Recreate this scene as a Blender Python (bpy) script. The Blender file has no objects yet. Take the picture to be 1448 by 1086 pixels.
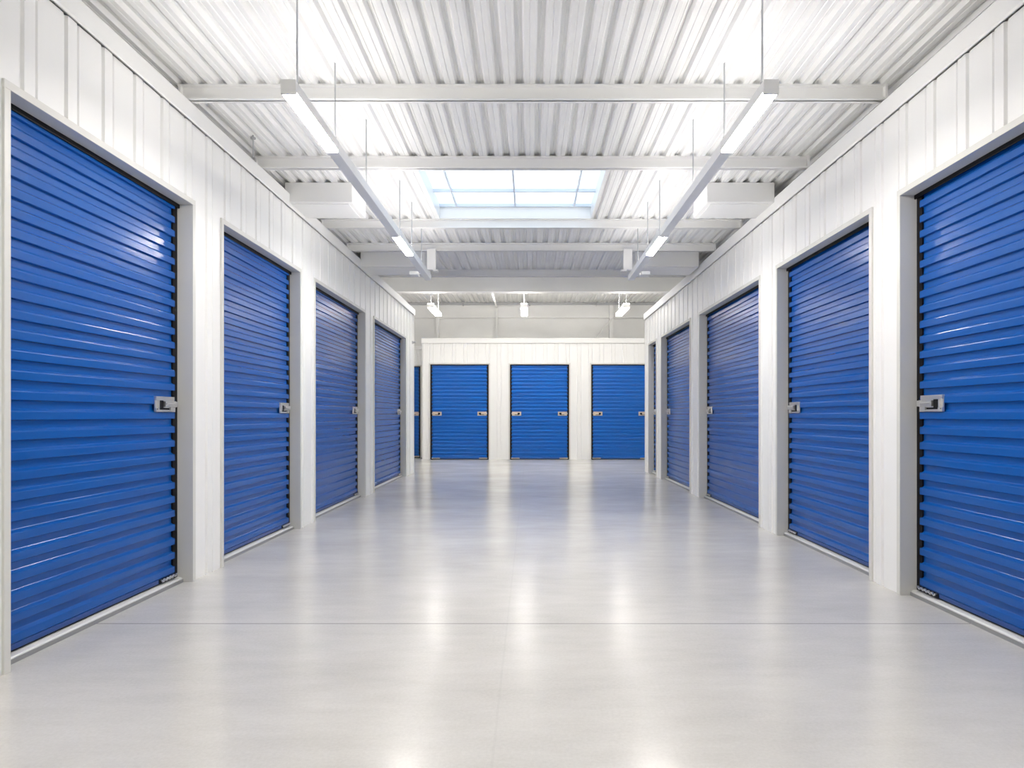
import bpy, bmesh, math
from mathutils import Vector, Matrix

C = bpy.context.scene
COL = C.collection

# ------------------------------------------------------------------ camera, sky, exposure
FPX = 965.0
EYE = 1.2
cam_d = bpy.data.cameras.new('camera')
cam_d.sensor_width = 36.0
cam_d.lens = FPX / 1448.0 * 36.0
cam_d.shift_x = -(749 - 724) / 1448.0
cam_d.shift_y = (588 - 543) / 1448.0
cam_d.clip_start = 0.05
cam = bpy.data.objects.new('camera', cam_d)
cam.location = (0, 0, EYE)
cam.rotation_euler = (math.pi / 2, 0, 0)
COL.objects.link(cam)
C.camera = cam

world = bpy.data.worlds.new('sky')
C.world = world
world.use_nodes = True
bg = world.node_tree.nodes['Background']
bg.inputs[0].default_value = (0.80, 0.90, 1.0, 1)
bg.inputs[1].default_value = 2.0

C.view_settings.view_transform = 'Standard'
C.view_settings.look = 'None'
C.view_settings.gamma = 1.0
C.view_settings.use_curve_mapping = False
C.view_settings.exposure = 0.0
C.cycles.max_bounces = 14
C.cycles.diffuse_bounces = 10
C.cycles.glossy_bounces = 5
C.cycles.transparent_max_bounces = 8
C.cycles.caustics_reflective = False
C.cycles.caustics_refractive = False

FILL_UP = 17.0  # strength of the upward fill added on corridor lamps and rails
LAMP = 140.0          # emission of the corridor lamps
HALL_FILL_UP = 230.0  # strength of the upward fill added on the rear hall lamps
HALL_LAMP = 30.0     # emission of the lamps in the rear hall

# ------------------------------------------------------------------ helpers
def lin(r, g, b):
    f = lambda c: (c / 255.0) / 12.92 if c <= 10 else (((c / 255.0) + 0.055) / 1.055) ** 2.4
    return (f(r), f(g), f(b), 1)

class MB:
    def __init__(s):
        s.v = []; s.f = []
    def poly(s, pts):
        n = len(s.v); s.v += [tuple(p) for p in pts]; s.f.append(tuple(range(n, n + len(pts))))
    def box(s, x0, x1, y0, y1, z0, z1):
        if x0 > x1: x0, x1 = x1, x0
        if y0 > y1: y0, y1 = y1, y0
        if z0 > z1: z0, z1 = z1, z0
        n = len(s.v)
        s.v += [(x0,y0,z0),(x1,y0,z0),(x1,y1,z0),(x0,y1,z0),(x0,y0,z1),(x1,y0,z1),(x1,y1,z1),(x0,y1,z1)]
        for q in ((0,3,2,1),(4,5,6,7),(0,1,5,4),(1,2,6,5),(2,3,7,6),(3,0,4,7)):
            s.f.append(tuple(n + i for i in q))
    def cyl(s, a, b, r, n=12, r2=None):
        a = Vector(a); b = Vector(b); d = (b - a).normalized()
        u = d.orthogonal().normalized(); w = d.cross(u)
        r2 = r if r2 is None else r2
        k = len(s.v)
        for i in range(n):
            t = 2 * math.pi * i / n
            e = u * math.cos(t) + w * math.sin(t)
            s.v.append(tuple(a + e * r)); s.v.append(tuple(b + e * r2))
        for i in range(n):
            j = (i + 1) % n
            s.f.append((k + 2*i, k + 2*j, k + 2*j + 1, k + 2*i + 1))
        s.f.append(tuple(k + 2*i for i in range(n))[::-1])
        s.f.append(tuple(k + 2*i + 1 for i in range(n)))
    def path(s, pts, r):
        """one connected square bar bent along pts"""
        k = len(s.v); n = len(pts)
        for p in pts:
            x, y, z = p
            s.v += [(x - r, y - r, z), (x + r, y - r, z), (x + r, y + r, z), (x - r, y + r, z)]
        for i in range(n - 1):
            for j in range(4):
                q = (j + 1) % 4
                s.f.append((k + 4*i + j, k + 4*i + q, k + 4*i + 4 + q, k + 4*i + 4 + j))
        s.f.append((k, k + 1, k + 2, k + 3)[::-1]); e = k + 4 * (n - 1); s.f.append((e, e + 1, e + 2, e + 3))
    def extrude(s, prof, a, b, closed=True):
        """prof: list of 3-vector offsets; swept from a to b"""
        a = Vector(a); b = Vector(b); n = len(prof); k = len(s.v)
        for p in prof: s.v.append(tuple(a + Vector(p)))
        for p in prof: s.v.append(tuple(b + Vector(p)))
        for i in range(n if closed else n - 1):
            j = (i + 1) % n
            s.f.append((k + i, k + j, k + n + j, k + n + i))
        if closed:
            s.f.append(tuple(range(k, k + n))[::-1]); s.f.append(tuple(range(k + n, k + 2 * n)))
    def obj(s, name, mat, parent=None, M=None, bevel=0.0, solid=True, smooth=False):
        me = bpy.data.meshes.new(name)
        v = s.v if M is None else [tuple(M @ Vector(p)) for p in s.v]
        me.from_pydata(v, [], s.f)
        if solid:
            bm = bmesh.new(); bm.from_mesh(me)
            bmesh.ops.recalc_face_normals(bm, faces=bm.faces)
            bm.to_mesh(me); bm.free()
        me.update()
        o = bpy.data.objects.new(name, me)
        COL.objects.link(o)
        me.materials.append(mat)
        if parent: o.parent = parent
        if bevel:
            m = o.modifiers.new('bevel', 'BEVEL'); m.width = bevel; m.segments = 2; m.limit_method = 'ANGLE'
        if smooth:
            for p in me.polygons: p.use_smooth = True
        return o

def tag(o, label=None, cat=None, group=None, kind=None):
    if label: o['label'] = label
    if cat: o['category'] = cat
    if group: o['group'] = group
    if kind: o['kind'] = kind
    return o

def empty(name, loc, rz=0.0):
    o = bpy.data.objects.new(name, None)
    o.location = loc; o.rotation_euler = (0, 0, rz)
    o.empty_display_size = 0.2
    COL.objects.link(o)
    return o

# ------------------------------------------------------------------ materials
def mat(name, col, rough=0.4, metal=0.0, spec=0.5, coat=0.0):
    m = bpy.data.materials.new(name); m.use_nodes = True
    b = m.node_tree.nodes['Principled BSDF']
    b.inputs['Base Color'].default_value = col
    b.inputs['Roughness'].default_value = rough
    b.inputs['Metallic'].default_value = metal
    b.inputs['Specular IOR Level'].default_value = spec
    b.inputs['Coat Weight'].default_value = coat
    return m

def noise(m, scale=(1,1,1), nscale=5.0, detail=3.0, coord='Object'):
    nt = m.node_tree
    tc = nt.nodes.new('ShaderNodeTexCoord'); mp = nt.nodes.new('ShaderNodeMapping')
    mp.inputs['Scale'].default_value = scale
    nz = nt.nodes.new('ShaderNodeTexNoise'); nz.inputs['Scale'].default_value = nscale; nz.inputs['Detail'].default_value = detail
    nt.links.new(tc.outputs[coord], mp.inputs[0]); nt.links.new(mp.outputs[0], nz.inputs['Vector'])
    return nz

def bump(m, nz, strength, dist):
    nt = m.node_tree
    b = nt.nodes.new('ShaderNodeBump'); b.inputs['Strength'].default_value = strength; b.inputs['Distance'].default_value = dist
    nt.links.new(nz.outputs['Fac'], b.inputs['Height'])
    nt.links.new(b.outputs[0], nt.nodes['Principled BSDF'].inputs['Normal'])
    return b

def vary(m, nz, c0, c1, lo=0.35, hi=0.65):
    nt = m.node_tree
    r = nt.nodes.new('ShaderNodeValToRGB')
    r.color_ramp.elements[0].position = lo; r.color_ramp.elements[0].color = c0
    r.color_ramp.elements[1].position = hi; r.color_ramp.elements[1].color = c1
    nt.links.new(nz.outputs['Fac'], r.inputs[0])
    nt.links.new(r.outputs[0], nt.nodes['Principled BSDF'].inputs['Base Color'])
    return r

WHITE = mat('white_painted_panel', (0.84, 0.84, 0.83, 1), 0.36)
bump(WHITE, noise(WHITE, (1, 1, 0.25), 3.0, 2.0), 0.10, 0.01)
TRIM = mat('white_painted_trim', (0.81, 0.81, 0.80, 1), 0.4)
JAMB = mat('shade_toned_white_jamb', (0.64, 0.635, 0.605, 1), 0.42)  # white frame, with the shade on the jambs mixed into its colour
DECK = mat('white_ribbed_deck', (0.80, 0.80, 0.81, 1), 0.45)
vary(DECK, noise(DECK, (3.0, 0.5, 3.0), 2.2, 4.0), (0.81, 0.81, 0.805, 1), (0.87, 0.87, 0.86, 1), 0.35, 0.62)
STEEL_W = mat('white_painted_steel', (0.82, 0.82, 0.81, 1), 0.42)
HALLW = mat('rear_hall_paint', (0.66, 0.66, 0.66, 1), 0.6)
vary(HALLW, noise(HALLW, (0.6, 0.6, 1.0), 1.4, 4.0), (0.72, 0.72, 0.71, 1), (0.80, 0.80, 0.79, 1))
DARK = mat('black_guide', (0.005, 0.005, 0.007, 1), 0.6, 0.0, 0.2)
CHROME = mat('zinc_plated_steel', (0.86, 0.85, 0.83, 1), 0.3, 1.0)
SILL = mat('galvanised_sill', (0.66, 0.665, 0.66, 1), 0.4, 0.1)
SILL_D = mat('dull_sill_edge', (0.30, 0.305, 0.31, 1), 0.45, 0.3)
RAIL = mat('bright_white_rail', (0.91, 0.91, 0.90, 1), 0.4)
BARS = mat('pale_blue_glazing_bar', (0.66, 0.72, 0.80, 1), 0.4)
PIPE = mat('grey_conduit', (0.5, 0.51, 0.53, 1), 0.35, 0.6)
TAN = mat('tan_zinc', (0.62, 0.56, 0.48, 1), 0.35, 0.8)

BLUE = mat('blue_painted_slats', (0.003, 0.084, 0.36, 1), 0.23, 0.0, 0.36, 0.0)
bump(BLUE, noise(BLUE, (0.9, 1.0, 7.0), 2.2, 3.0), 0.22, 0.012)
BLUE_D = mat('blue_bottom_bar', (0.008, 0.055, 0.24, 1), 0.35)

def emit(name, col, s):
    m = bpy.data.materials.new(name); m.use_nodes = True
    nt = m.node_tree; nt.nodes.clear()
    o = nt.nodes.new('ShaderNodeOutputMaterial'); e = nt.nodes.new('ShaderNodeEmission')
    e.inputs[0].default_value = col; e.inputs[1].default_value = s
    nt.links.new(e.outputs[0], o.inputs[0])
    return m
GLOW = emit('lamp_diffuser', (1.0, 0.955, 0.90, 1), LAMP)
GLOW_FILL_N = emit('added_hall_fill_diffuser', (1.0, 0.97, 0.93, 1), 42.0)
GLOW_H = emit('hall_lamp_diffuser', (1.0, 0.955, 0.90, 1), HALL_LAMP)

GLOW_FILL_UH = emit('added_hall_uplight', (1.0, 0.955, 0.90, 1), HALL_FILL_UP)
GLOW_FILL_U = emit('added_uplight', (1.0, 0.955, 0.90, 1), FILL_UP)

def pane_mat():
    m = bpy.data.materials.new('skylight_polycarbonate'); m.use_nodes = True
    nt = m.node_tree; nt.nodes.clear()
    o = nt.nodes.new('ShaderNodeOutputMaterial')
    t = nt.nodes.new('ShaderNodeBsdfTranslucent'); t.inputs[0].default_value = (0.86, 0.92, 0.97, 1)
    g = nt.nodes.new('ShaderNodeBsdfGlossy'); g.inputs['Roughness'].default_value = 0.2
    mx = nt.nodes.new('ShaderNodeMixShader'); mx.inputs[0].default_value = 0.06
    nt.links.new(t.outputs[0], mx.inputs[1]); nt.links.new(g.outputs[0], mx.inputs[2])
    nt.links.new(mx.outputs[0], o.inputs[0])
    return m
PANE = pane_mat()

def floor_mat():
    m = mat('polished_concrete', (0.5, 0.5, 0.48, 1), 0.2)
    nt = m.node_tree; L = nt.links; b = nt.nodes['Principled BSDF']
    tc = nt.nodes.new('ShaderNodeTexCoord')
    def nz(scale, detail, sc=(1,1,1), rough=0.5):
        mp = nt.nodes.new('ShaderNodeMapping'); mp.inputs['Scale'].default_value = sc
        n = nt.nodes.new('ShaderNodeTexNoise'); n.inputs['Scale'].default_value = scale; n.inputs['Detail'].default_value = detail
        n.inputs['Roughness'].default_value = rough
        L.new(tc.outputs['Object'], mp.inputs[0]); L.new(mp.outputs[0], n.inputs['Vector']); return n
    big = nz(1.1, 5.0, (0.8, 1.3, 1), 0.6); fine = nz(70.0, 3.0, (1, 1, 1), 0.7); mid = nz(6.0, 5.0, (0.5, 1.7, 1), 0.6)
    def mth(op, a, c):
        n = nt.nodes.new('ShaderNodeMath'); n.operation = op
        for i, q in enumerate((a, c)):
            if isinstance(q, (int, float)): n.inputs[i].default_value = q
            else: L.new(q, n.inputs[i])
        return n.outputs[0]
    s = mth('ADD', mth('MULTIPLY', big.outputs['Fac'], 0.45), mth('ADD', mth('MULTIPLY', mid.outputs['Fac'], 0.25), mth('MULTIPLY', fine.outputs['Fac'], 0.3)))
    r = nt.nodes.new('ShaderNodeValToRGB')
    r.color_ramp.elements[0].position = 0.32; r.color_ramp.elements[0].color = (0.50, 0.487, 0.462, 1)
    r.color_ramp.elements[1].position = 0.68; r.color_ramp.elements[1].color = (0.66, 0.648, 0.622, 1)
    L.new(s, r.inputs[0])
    # saw-cut joints
    sep = nt.nodes.new('ShaderNodeSeparateXYZ'); L.new(tc.outputs['Object'], sep.inputs[0])
    def line(axis, at, hw):
        d = mth('ABSOLUTE', mth('SUBTRACT', sep.outputs[axis], at), 0.0)
        return mth('LESS_THAN', d, hw)
    j = mth('MAXIMUM', line(1, 3.94, 0.0045), mth('MAXIMUM', mth('MULTIPLY', line(1, 7.24, 0.006), 0.35), mth('MULTIPLY', line(0, -0.13, 0.005), 0.06)))
    mx = nt.nodes.new('ShaderNodeMix'); mx.data_type = 'RGBA'
    L.new(j, mx.inputs['Factor']); L.new(r.outputs[0], mx.inputs['A']); mx.inputs['B'].default_value = (0.2, 0.2, 0.195, 1)
    L.new(mx.outputs['Result'], b.inputs['Base Color'])
    rr = mth('ADD', mth('MULTIPLY', big.outputs['Fac'], 0.10), 0.155)
    L.new(rr, b.inputs['Roughness'])
    bp = nt.nodes.new('ShaderNodeBump'); bp.inputs['Strength'].default_value = 0.1; bp.inputs['Distance'].default_value = 0.004
    L.new(fine.outputs['Fac'], bp.inputs['Height']); L.new(bp.outputs[0], b.inputs['Normal'])
    return m
FLOOR = floor_mat()

# ------------------------------------------------------------------ dimensions
XL, XR = -2.435, 2.48          # front planes of the two storage walls
CEIL = 3.545                   # underside of the roof deck
YB = -3.0                      # wall behind the camera
LOWEND = 11.5                  # end of the low roof, the rear hall is higher
HALLTOP = 4.62
YEND = 20.6
OUT = 6.0
RECESS = 0.105

def rib(u, period=0.312, phase=0.0):
    """ribbed sheet: shallow raised band 0.10 wide with a narrow groove on either side"""
    d = abs((u - phase + period / 2) % period - period / 2)
    K = ((0.0, -0.004), (0.036, -0.004), (0.042, -0.020), (0.056, -0.020), (0.062, -0.010), (period / 2, -0.010))
    for (d0, n0), (d1, n1) in zip(K[:-1], K[1:]):
        if d <= d1: return n0 + (n1 - n0) * (d - d0) / (d1 - d0)
    return -0.010
def rib_points(a, b, period=0.312, phase=0.0):
    pts = {a, b}
    k0 = math.floor((a - phase) / period) - 1; k1 = math.ceil((b - phase) / period) + 1
    for k in range(k0, k1 + 1):
        for e in (0.036, 0.042, 0.056, 0.062):
            for u in (phase + k * period - e, phase + k * period + e):
                if a < u < b: pts.add(u)
    return [(u, rib(u, period, phase)) for u in sorted(pts)]

def storage_wall(name, M, u0, u1, ztop, zdoor, openings, phase, captop, recess=RECESS, end_lo=False, end_hi=False, frame_w=0.04):
    """M maps (u along wall, n out of the wall, z) to the world. Ribbed sheet with openings, frames and a cap."""
    m = MB()
    def sheet(a, b, z0, z1):
        P = rib_points(a, b, phase=phase)
        for (ua, na), (ub, nb) in zip(P[:-1], P[1:]):
            m.poly([(ua, na, z0), (ub, nb, z0), (ub, nb, z1), (ua, na, z1)])
    cur = u0
    for (a, b) in openings:
        if a - cur > 1e-4: sheet(cur, a, 0.0, ztop)
        sheet(a, b, zdoor, ztop)
        cur = b
    sheet(cur, u1, 0.0, ztop)
    # plate behind the sheet closes the open rib ends
    w = m.obj(name, WHITE, None, M, solid=False)
    tag(w, kind='structure')
    for (a, b) in openings:
        # outer frame: jambs and header, an angle that wraps the edge of the opening
        f = MB()
        for (p, q) in ((a - frame_w, a), (b, b + frame_w)):
            f.box(p, q, -recess - 0.03, 0.003, 0.0, zdoor)
        f.box(a - frame_w, b + frame_w, -recess + 0.01, 0.003, zdoor, zdoor + frame_w)
        f.obj('opening_frame', JAMB, w, M, bevel=0.002)
    # cap
    c = MB()
    prof = [(0, -0.18, captop), (0, 0.022, captop), (0, 0.026, captop - 0.01), (0, 0.022, ztop + 0.006), (0, 0.016, ztop - 0.004),
            (0, 0.008, ztop - 0.004), (0, 0.008, ztop + 0.02), (0, -0.18, ztop + 0.02)]
    c.extrude(prof, (u0 - (0.02 if end_lo else 0), 0, 0), (u1 + (0.02 if end_hi else 0), 0, 0))
    c.obj('top_cap', TRIM, w, M)
    for flag, ue, sg in ((end_lo, u0, -1), (end_hi, u1, 1)):
        if flag:
            e = MB()
            e.box(ue - 0.055 if sg > 0 else ue, ue if sg > 0 else ue + 0.055, -0.02, 0.003, 0.0, ztop)
            e.box(ue - 0.004, ue + 0.004, -3.2, 0.003, 0.0, captop - 0.02)
            e.obj('corner_trim', TRIM, w, M)
    return w

M_LEFT = Matrix(((0, 1, 0, XL), (1, 0, 0, 0), (0, 0, 1, 0), (0, 0, 0, 1)))      # u -> +Y, n -> +X
M_RIGHT = Matrix(((0, -1, 0, XR), (1, 0, 0, 0), (0, 0, 1, 0), (0, 0, 0, 1)))    # u -> +Y, n -> -X
YBLOCK = 18.7
M_BACK = Matrix(((1, 0, 0, 0), (0, -1, 0, YBLOCK), (0, 0, 1, 0), (0, 0, 0, 1)))  # u -> +X, n -> -Y
YFAR = 19.55
M_FAR = Matrix(((1, 0, 0, 0), (0, -1, 0, YFAR), (0, 0, 1, 0), (0, 0, 0, 1)))

LEFT_D = [(3.20, 4.93), (5.43, 7.24), (7.76, 10.10), (10.71, 13.43)]
RIGHT_D = [(2.55, 4.567), (4.985, 6.84), (7.386, 9.97), (10.59, 12.87), (13.4, 14.24)]
BACK_D = [(-2.73, -1.124), (-0.543, 1.085), (1.686, 3.30)]
FAR_D = [(-4.7, -3.13)]
ZD_L, ZD_R, ZD_B = 2.725, 2.675, 2.61

# ------------------------------------------------------------------ shell
f = MB(); f.box(-OUT, OUT, YB, YEND, -0.2, 0.0)
tag(f.obj('floor', FLOOR), kind='structure')

# roof deck: flutes run along the corridor
def deck_profile(a, b, z, period=0.140, h=0.032):
    pts = []
    k = math.floor(a / period) - 1
    while k * period < b + period:
        c = k * period
        pts += [(c - 0.034, z), (c - 0.006, z), (c, z + 0.005), (c + 0.006, z), (c + 0.034, z), (c + 0.047, z + h), (c + 0.064, z + h), (c + 0.070, z + h - 0.005), (c + 0.076, z + h), (c + 0.093, z + h)]
        k += 1
    out = []
    for (p, q) in zip(pts[:-1], pts[1:]):
        for e in (a, b):
            if p[0] < e < q[0]:
                t = (e - p[0]) / (q[0] - p[0]); out.append((e, p[1] + t * (q[1] - p[1])))
        if a <= q[0] <= b: out.append(q)
    return out
SKX0, SKX1, SKY0, SKY1 = -1.068, 0.726, 6.26, 8.10
d = MB()
def deck(x0, x1, y0, y1, z):
    P = deck_profile(x0, x1, z)
    for (xa, za), (xb, zb) in zip(P[:-1], P[1:]):
        d.poly([(xa, y0, za), (xb, y0, zb), (xb, y1, zb), (xa, y1, za)])
DX = 2.80
deck(-DX, DX, YB, SKY0, CEIL)
deck(-DX, SKX0, SKY0, SKY1, CEIL); deck(SKX1, DX, SKY0, SKY1, CEIL)
deck(-DX, DX, SKY1, LOWEND, CEIL)
deck(-OUT, OUT, LOWEND, YEND, HALLTOP)
for s in (-1, 1):
    d.box(s * (DX - 0.01), s * OUT, YB, LOWEND, CEIL + 0.06, CEIL + 0.10)
d.box(-OUT, SKX0 - 0.05, YB, LOWEND, CEIL + 0.10, CEIL + 0.13)
d.box(SKX1 + 0.05, OUT, YB, LOWEND, CEIL + 0.10, CEIL + 0.13)
d.box(-OUT, OUT, YB, SKY0 - 0.05, CEIL + 0.14, CEIL + 0.16)
d.box(-OUT, OUT, SKY1 + 0.05, LOWEND, CEIL + 0.14, CEIL + 0.16)
d.box(-OUT, OUT, LOWEND, YEND, HALLTOP + 0.06, HALLTOP + 0.10)
tag(d.obj('ceiling', DECK, solid=False), kind='structure')

w = MB()                       # step up from the low roof to the hall
w.box(-OUT, OUT, LOWEND - 0.02, LOWEND + 0.02, CEIL + 0.045, HALLTOP + 0.06)
tag(w.obj('wall_step', HALLW), kind='structure')
w = MB(); w.box(-OUT, OUT, YEND, YEND + 0.1, 0, HALLTOP + 0.1)
w.box(-2.95, OUT, YBLOCK + 0.02, YEND, 3.17, 3.20); w.box(-OUT, -2.96, YFAR + 0.02, YEND, 3.07, 3.10)
wb = tag(w.obj('wall_hall', HALLW), kind='structure')
w = MB(); w.box(-OUT, OUT, YB - 0.1, YB, 0, CEIL + 0.1)
tag(w.obj('wall_rear', HALLW), kind='structure')
for s, nm in ((-1, 'wall_outer_left'), (1, 'wall_outer_right')):
    w = MB(); w.box(s * OUT, s * (OUT + 0.1), YB, YEND, 0, HALLTOP + 0.1)
    w.box(s * (DX - 0.02), s * DX, YB, LOWEND, 3.25, CEIL + 0.1)          # infill between unit roofs and deck
    w.box(s * 2.62, s * OUT, YB, 14.45 if s < 0 else 14.7, 3.22, 3.25)    # unit roofs
    tag(w.obj(nm, HALLW), kind='structure')

storage_wall('wall_left', M_LEFT, YB, 14.36, 3.315, ZD_L, LEFT_D, 3.33, 3.435, end_hi=True)
storage_wall('wall_right', M_RIGHT, YB, 14.68, 3.265, ZD_R, RIGHT_D, 3.30, 3.39, end_hi=True)
storage_wall('wall_back', M_BACK, -2.945, OUT, 3.19, ZD_B, BACK_D, 0.1, 3.325, recess=0.05, end_lo=True, frame_w=0.035)
storage_wall('wall_back_far', M_FAR, -OUT, -2.96, 3.10, 2.62, FAR_D, -2.9, 3.2, recess=0.05, frame_w=0.035)

# ------------------------------------------------------------------ skylight
m = MB()
zc0, zc1 = CEIL - 0.002, CEIL + 0.175
t = 0.03
m.box(SKX0 - t, SKX0, SKY0 - t, SKY1 + t, zc0, zc1); m.box(SKX1, SKX1 + t, SKY0 - t, SKY1 + t, zc0, zc1)
m.box(SKX0, SKX1, SKY0 - t, SKY0, zc0, zc1); m.box(SKX0, SKX1, SKY1, SKY1 + t, zc0, zc1)
sk = tag(m.obj('window_1', WHITE), kind='structure')
m = MB()
m.poly([(SKX0, SKY0, zc1 - 0.01), (SKX1, SKY0, zc1 - 0.01), (SKX1, SKY1, zc1 - 0.01), (SKX0, SKY1, zc1 - 0.01)])
m.obj('pane', PANE, sk, solid=False)
m = MB()
for x in (SKX0 + 0.2, (SKX0 + SKX1) / 2, SKX1 - 0.2):
    m.box(x - 0.010, x + 0.010, SKY0, SKY1, zc1 - 0.04, zc1 - 0.012)
for y in (SKY1 - 0.55, SKY1 - 1.25, SKY1 - 0.02):
    m.box(SKX0, SKX1, y - 0.012, y + 0.012, zc1 - 0.045, zc1 - 0.012)
m.obj('glazing_bars', BARS, sk)

# ------------------------------------------------------------------ roof beams
def i_beam(y, x0, x1, zb, zt, label, fw=0.075, name='ceiling_beam', ends=True):
    m = MB()
    m.box(x0, x1, y - 0.007, y + 0.007, zb, zt)
    m.box(x0, x1, y - fw / 2, y + fw / 2, zb, zb + 0.012)
    m.box(x0, x1, y - fw / 2, y + fw / 2, zt - 0.012, zt)
    o = tag(m.obj(name, STEEL_W), label, 'beam', 'white steel beams across the corridor roof', 'structure')
    if ends:
        for x in (x0 + 0.02, x1 - 0.02):
            e = MB(); e.box(x - 0.008, x + 0.008, y - fw / 2 - 0.006, y + fw / 2 + 0.006, zb - 0.0, zt)
            e.obj('end_plate', STEEL_W, o)
    return o
ords = ['nearest the camera', 'second from the camera, in front of the skylight', 'third from the camera, at the far edge of the skylight',
        'fourth from the camera', 'fifth and last, where the low roof ends']
for y, o_ in zip((4.86, 6.20, 8.17, 9.30, 11.0), ords):
    i_beam(y, XL - 0.06, XR + 0.06, 3.442, CEIL, 'white steel beam across the corridor roof, ' + o_)

m = MB()
m.box(-OUT, OUT, 14.99, 15.01, 3.93, 4.60); m.box(-OUT, OUT, 14.9, 15.1, 3.91, 3.93); m.box(-OUT, OUT, 14.9, 15.1, 4.585, 4.60)
tag(m.obj('hall_girder', HALLW), 'deep grey girder across the high rear hall, above the three far lamps', 'beam', kind='structure')
m = MB(); m.box(-OUT, OUT, YEND - 0.1, YEND - 0.01, 4.14, 4.19)
tag(m.obj('trim_1', HALLW), kind='structure')
for x, r in ((-0.99, 0.028), (2.45, 0.06), (-2.77, 0.04)):
    m = MB(); m.box(x - r, x + r, YEND - 0.14, YEND - 0.02, 3.2, HALLTOP)
    tag(m.obj('trim_2', HALLW), kind='structure')
for z, y, lab in ((4.52, YEND - 0.25, 'lower grey conduit along the top of the rear hall wall'), (4.565, YEND - 0.25, 'upper grey conduit along the top of the rear hall wall')):
    m = MB(); m.cyl((-OUT + 0.02, y, z), (OUT - 0.02, y, z), 0.018, 10)
    o = tag(m.obj('conduit', PIPE, smooth=False), lab, 'conduit', 'conduits on the rear hall wall')
    for x in (-4, -2, 0, 2, 4):
        b = MB(); b.box(x - 0.02, x + 0.02, y - 0.0, YEND - 0.01, z - 0.006, z + 0.006); b.obj('clip', PIPE, o)
for (a, b, lab) in (((-0.84, 15.12, 3.94), (-0.99, YEND - 0.16, 4.45), 'thin white diagonal brace under the rear hall roof, left of centre'),
                    ((1.95, YEND - 0.16, 3.5), (2.45, YEND - 0.16, 4.10), 'thin white diagonal brace beside the post at the right of the rear hall')):
    m = MB(); m.cyl(a, b, 0.025, 8)
    tag(m.obj('diagonal_brace', HALLW), lab, 'brace')

# ------------------------------------------------------------------ roll-up doors
PERIOD = 0.1
SLAT = [(0.000, 0.019), (0.002, 0.003), (0.004, 0.000), (0.042, 0.000), (0.047, 0.0015), (0.058, 0.0165), (0.061, 0.019)]

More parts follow.
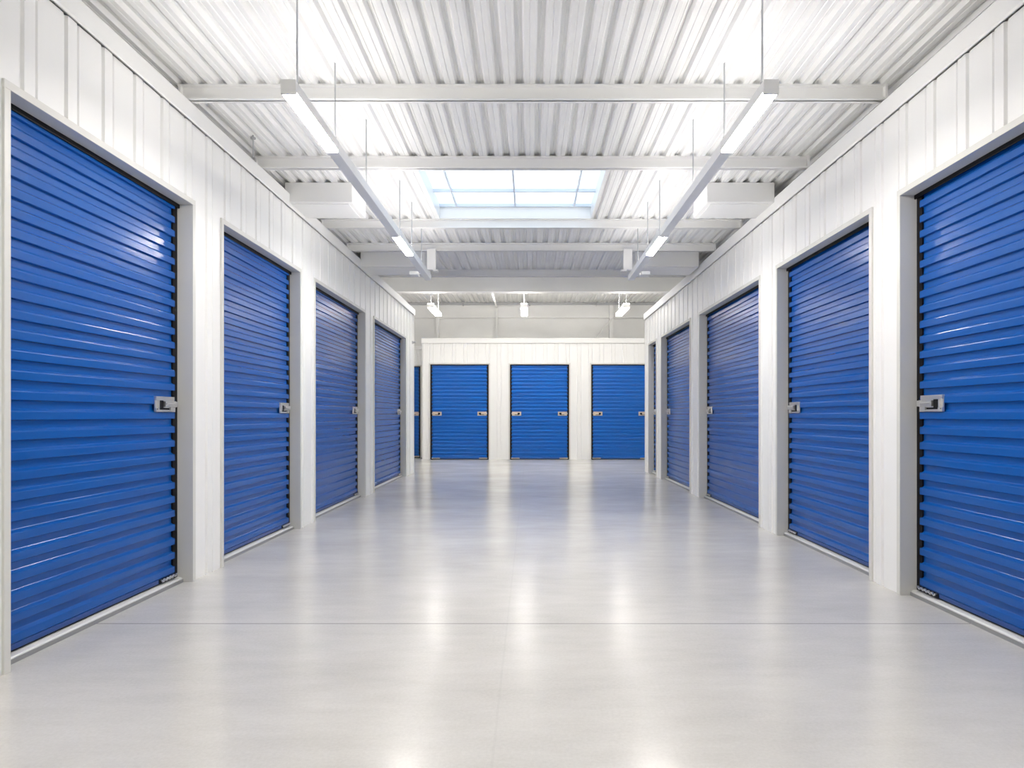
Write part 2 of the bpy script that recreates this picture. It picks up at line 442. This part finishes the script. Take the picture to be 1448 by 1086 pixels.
def roll_up_door(M, a, b, zdoor, recess, lock_sides, label, group, sill=True, tan=False, z_lock=1.28):
    """M: wall matrix. Local door axes: x along u, y into the unit, z up."""
    w_ = b - a; uc = (a + b) / 2
    loc = M @ Vector((uc, -recess, 0))
    ux = (M.to_3x3() @ Vector((1, 0, 0))); nx = (M.to_3x3() @ Vector((0, 1, 0)))
    root = empty('roll_up_door', loc)
    tag(root, label, 'roll-up door', group, 'thing')
    # local (x, y in, z) -> offset from loc
    R = Matrix(((ux.x, -nx.x, 0, 0), (ux.y, -nx.y, 0, 0), (0, 0, 1, 0), (0, 0, 0, 1)))
    hw = w_ / 2
    zb = 0.042 if sill else 0.012
    # curtain
    z = zb + 0.035; prof = []
    while z < zdoor + 0.12:
        for (dz, dy) in SLAT: prof.append((z + dz, dy))
        z += PERIOD
    cw = hw - 0.045
    c = MB()
    nseg = max(2, int(w_ / 0.25))
    for i in range(nseg):
        xa = -cw + 2 * cw * i / nseg; xb = -cw + 2 * cw * (i + 1) / nseg
        for (za, ya), (zc, yc) in zip(prof[:-1], prof[1:]):
            c.poly([(xa, ya, za), (xb, ya, za), (xb, yc, zc), (xa, yc, zc)])
    c.obj('curtain', BLUE, root, R, solid=False)
    bb = MB()
    bb.box(-cw, cw, -0.004, 0.022, zb + 0.008, zb + 0.036)
    bar = bb.obj('bottom_bar', BLUE_D, root, R, bevel=0.003)
    s_ = MB(); s_.box(-cw, cw, 0.002, 0.018, zb, zb + 0.008); s_.obj('rubber_seal', DARK, bar, R)
    for sx in (-1, 1):
        g = MB(); g.box(sx * (hw - 0.060), sx * (hw - 0.0005), 0.0055, 0.06, 0.0 if not sill else 0.0, zdoor + 0.1)
        g.obj('guide_track', DARK, root, R)
    hd = MB(); hd.box(-hw + 0.001, hw - 0.001, -0.012, -0.004, zdoor - 0.028, zdoor + 0.11)  # black strip standing in for the header's shadow on the curtain
    hd.obj('header_shade_strip', DARK, root, R)
    if sill:
        t = MB()
        prof2 = [(0, 0.05, 0), (0, -0.034, 0), (0, -0.034, 0.026), (0, -0.028, 0.032), (0, -0.004, 0.038), (0, 0.05, 0.040)]
        t.extrude(prof2, (-hw + 0.002, 0, 0), (hw - 0.002, 0, 0))
        th = t.obj('threshold', SILL, root, R)
        t = MB(); t.box(-hw + 0.003, hw - 0.003, -0.040, -0.030, 0, 0.021); t.obj('sill_edge', SILL_D, th, R)
    met = TAN if tan else CHROME
    for sx in lock_sides:
        LK = 1.9; x0 = sx * (hw - 0.185)
        B = lambda m, xa, xb, ya, yb, za, zc: m.box(x0 + sx * xa * LK, x0 + sx * xb * LK, ya, yb, z_lock + za, z_lock + zc)
        k = MB()
        B(k, -0.066, 0.066, -0.004, 0.004, -0.053, 0.053)
        B(k, -0.066, 0.060, -0.012, -0.004, 0.026, 0.053)
        B(k, -0.066, 0.066, -0.012, -0.004, -0.053, -0.040)
        B(k, -0.066, -0.050, -0.012, -0.004, -0.040, -0.026)
        B(k, 0.030, 0.062, -0.016, -0.004, -0.046, -0.022)
        B(k, -0.052, -0.046, -0.016, -0.004, -0.026, 0.026)
        lock = k.obj('lock', met, root, R, bevel=0.0015)
        q = MB()
        B(q, -0.045, -0.012, -0.0065, -0.004, -0.026, 0.026); B(q, -0.034, 0.028, -0.0065, -0.004, -0.038, -0.026)
        q.obj('slot', DARK, lock, R)
        bt = MB()
        B(bt, -0.014, 0.072, -0.025, -0.008, -0.018, 0.020)
        B(bt, 0.050, 0.056, -0.028, -0.008, -0.021, 0.023)
        bt.cyl((x0 + sx * -0.012 * LK, -0.026, z_lock + 0.003), (x0 + sx * 0.048 * LK, -0.026, z_lock + 0.003), 0.007, 10)
        bt.obj('bolt', met, lock, R, bevel=0.002)
        kh = MB(); kh.cyl((x0 - sx * 0.058 * LK, -0.0125, z_lock - 0.034), (x0 - sx * 0.058 * LK, -0.0115, z_lock - 0.034), 0.0045, 10)
        kh.obj('rivet_hole', DARK, lock, R)
        # bottom corner latch
        l_ = MB(); xb_ = sx * (hw - 0.150)
        l_.box(xb_ - 0.115, xb_ + 0.115, -0.010, -0.004, zb + 0.010, zb + 0.036)
        lt = l_.obj('bottom_latch', TAN if tan else DARK, root, R)
        r_ = MB()
        r_.path([(xb_ - 0.10 + 0.02 * i, -0.016, zb + (0.013 if i % 2 else 0.033)) for i in range(11)], 0.0055)
        r_.obj('latch_links', met, lt, R)
    return root

GD = 'blue roll-up storage doors'
names_L = ['wide blue roll-up door nearest the camera in the left wall',
           'blue roll-up door in the left wall, second from the camera',
           'blue roll-up door in the left wall, third from the camera',
           'blue roll-up door at the far end of the left wall, fourth from the camera']
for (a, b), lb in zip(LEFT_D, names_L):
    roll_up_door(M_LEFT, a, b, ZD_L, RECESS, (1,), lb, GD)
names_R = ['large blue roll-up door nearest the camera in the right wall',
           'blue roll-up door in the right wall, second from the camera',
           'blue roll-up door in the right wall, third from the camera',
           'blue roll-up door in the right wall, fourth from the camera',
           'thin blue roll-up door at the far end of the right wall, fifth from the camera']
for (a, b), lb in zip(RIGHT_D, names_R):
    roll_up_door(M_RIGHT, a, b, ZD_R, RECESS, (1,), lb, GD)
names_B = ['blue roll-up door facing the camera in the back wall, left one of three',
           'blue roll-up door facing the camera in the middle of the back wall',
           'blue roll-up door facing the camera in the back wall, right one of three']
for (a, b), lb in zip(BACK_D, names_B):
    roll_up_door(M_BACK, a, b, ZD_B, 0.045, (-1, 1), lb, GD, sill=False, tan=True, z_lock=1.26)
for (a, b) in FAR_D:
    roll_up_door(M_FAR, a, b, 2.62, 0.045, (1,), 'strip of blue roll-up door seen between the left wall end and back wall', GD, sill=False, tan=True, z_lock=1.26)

# ------------------------------------------------------------------ lamps
def lamp(x, y0, y1, zb, zceil, label, group, w=0.082, h=0.075, rods=None, glow=GLOW, rx=0.0, up=None, lens=0.014):
    root = empty('linear_lamp', (x, (y0 + y1) / 2, zb))
    tag(root, label, 'ceiling lamp', group, 'thing')
    T = Matrix.Translation((-x, -(y0 + y1) / 2, -zb))
    m = MB()
    m.box(x - w / 2, x + w / 2, y0 + 0.02, y1 - 0.02, zb + lens, zb + h)
    m.obj('housing', STEEL_W, root, T)
    m = MB(); m.box(x - w / 2 + 0.005, x + w / 2 - 0.005, y0 + 0.021, y1 - 0.021, zb, zb + lens - 0.0005)
    m.obj('diffuser', glow, root, T)
    if up:                      # unseen upward-glowing top, added to brighten the roof
        m = MB(); m.box(x - w / 2 + 0.012, x + w / 2 - 0.012, y0 + 0.021, y1 - 0.021, zb + h, zb + h + 0.012)
        m.obj('added_uplight_slot', up, root, T)
    for ya, yb in ((y0, y0 + 0.02), (y1 - 0.02, y1)):
        m = MB(); m.box(x - w / 2 - 0.001, x + w / 2 + 0.001, ya, yb, zb + 0.0, zb + h + 0.004)
        m.obj('end_cap', STEEL_W, root, T, bevel=0.003)
    for ry in (rods or (y0 + 0.06, y1 - 0.06)):
        m = MB(); m.cyl((x + rx, ry, zb + h - 0.002), (x + rx, ry, zceil), 0.0055, 8)
        m.cyl((x + rx, ry, zb + h - 0.002), (x + rx, ry, zb + h + 0.014), 0.010, 8)
        m.obj('hanger_rod', PIPE, root, T)
    return root
GL = 'lit linear lamps along the corridor'
ZL = 2.967
ZT = CEIL + 0.03
for s, side in ((-1, 'left'), (1, 'right')):
    X = s * 1.325
    lamp(X, 3.74, 4.60, ZL, ZT, 'lit white lamp at the near end of the %s hanging rail, before the second beam' % side, GL, rx=-s * 0.03, up=GLOW_FILL_U)
    lamp(X, 6.74, 7.55, ZL, ZT, 'second lit white lamp along the %s hanging rail, beside the skylight' % side, GL, rx=-s * 0.03, up=GLOW_FILL_U)
    lamp(X, 0.74, 1.60, ZL, ZT, 'added unseen fill lamp over the %s side of the corridor above the camera' % side, GL, rx=-s * 0.03, up=GLOW_FILL_U)  # extra pair added out of view for more light in the foreground
    for ya, yb, lab, rods in ((4.605, 6.735, 'white hanging rail between the two lit lamps on the %s side' % side, ()),
                              (7.555, 8.93, 'white hanging rail running on past the second lamp on the %s side' % side, (8.17,))):
        root = empty('hanging_rail', (X, (ya + yb) / 2, ZL))
        tag(root, lab, 'rail', 'white hanging rails in line with the lamps', 'thing')
        T = Matrix.Translation((-X, -(ya + yb) / 2, -ZL))
        m = MB(); m.box(X - 0.038, X + 0.038, ya, yb, ZL + 0.004, ZL + 0.078)
        m.obj('channel', RAIL, root, T, bevel=0.003)
        for r_ in rods or (ya + 0.8,):
            k = MB(); k.cyl((X - s * 0.03, r_, ZL + 0.078), (X - s * 0.03, r_, ZT), 0.0055, 8)
            k.obj('hanger_rod', PIPE, root, T)
        u = MB(); u.box(X - 0.026, X + 0.026, ya + 0.01, yb - 0.01, ZL + 0.078, ZL + 0.088)
        u.obj('added_uplight_slot', GLOW_FILL_U, root, T)  # glowing rail top, unseen from below, added to lift the deck
    # small white boxes near the rail end
    m = MB(); m.box(X - s * 0.06, X + s * 0.06, 9.2, 9.30 - 0.04, 3.17, 3.455)
    o = tag(m.obj('junction_box', STEEL_W, bevel=0.005), 'small white box hanging under the fourth beam beside the %s rail' % side, 'box', 'white junction boxes', 'thing')
    m = MB(); m.box(X - s * 0.09, X - s * 0.02, 9.185, 9.275, 3.15, 3.172); m.obj('bracket', STEEL_W, o)
    m = MB(); m.box(X + s * 0.10, X + s * 0.21, 8.70, 8.84, 3.00, 3.045)
    o = tag(m.obj('sensor_box', STEEL_W, bevel=0.005), 'tiny white box fixed to the outer side of the %s rail near its end' % side, 'box', 'tiny white boxes on the rails', 'thing')
    m = MB(); m.box(X + s * 0.034, X + s * 0.11, 8.75, 8.79, 3.018, 3.034); m.obj('arm', STEEL_W, o)
    # ceiling boxes between the beams
    for y0, y1, xa, xb, z0, lab in ((6.85, 7.42, 1.78, 2.46, 3.345, 'flat white box under the %s side of the roof beside the skylight'),
                                    (9.75, 10.35, 1.50, 2.42, 3.33, 'flat white box under the %s side of the roof, farther back past the rail end')):
        m = MB(); m.box(s * xa, s * xb, y0, y1, z0, CEIL)
        o = tag(m.obj('ceiling_unit', STEEL_W, bevel=0.008), lab % side, 'ceiling unit', 'flat white boxes under the roof', 'thing')
        m = MB(); m.box(s * (xa + 0.05), s * (xb - 0.05), y0 + 0.05, y1 - 0.05, z0 - 0.006, z0 + 0.01); m.obj('bottom_panel', STEEL_W, o)

GH = 'lit lamps in the rear hall'
for x, lab in ((-2.25, 'small far lit lamp in the rear hall, left of the three'), (-0.13, 'small far lit lamp in the rear hall, middle of the three'),
               (2.2, 'small far lit lamp in the rear hall, right of the three')):
    lamp(x, 15.5, 16.85, 3.66, HALLTOP + 0.03, lab, GH, w=0.16, h=0.08, glow=GLOW_H, up=GLOW_FILL_UH, lens=0.05)

for x, lab in ((-2.25, 'added unseen fill lamp under the near edge of the rear hall roof, left'), (0.0, 'added unseen fill lamp under the near edge of the rear hall roof, middle'),
               (2.2, 'added unseen fill lamp under the near edge of the rear hall roof, right')):
    lamp(x, 12.2, 13.55, 4.28, HALLTOP + 0.03, lab, 'added fill lamps high under the near edge of the hall roof', w=0.16, h=0.08, glow=GLOW_FILL_N)  # row added out of sight behind the low roof to light the far end

# ------------------------------------------------------------------ small fittings
m = MB(); m.cyl((-2.33, 5.75, 3.38), (-2.33, 5.75, CEIL + 0.02), 0.006, 8); m.cyl((-2.33, 5.75, CEIL - 0.012), (-2.33, 5.75, CEIL + 0.0), 0.022, 10)
tag(m.obj('threaded_rod', PIPE), 'short dark rod hanging from the roof above the left wall, before the second beam', 'rod', kind='thing')

r = empty('wall_sensor', (XL, 14.15, 2.72))
tag(r, 'tiny grey sensor fixed near the top of the left wall end', 'sensor', kind='thing')
m = MB(); m.box(0.0, 0.012, -0.03, 0.03, -0.03, 0.03); m.obj('mount', PIPE, r)
m = MB(); m.cyl((0.012, 0, 0), (0.07, 0, 0.01), 0.022, 12); m.obj('lens_barrel', PIPE, r)
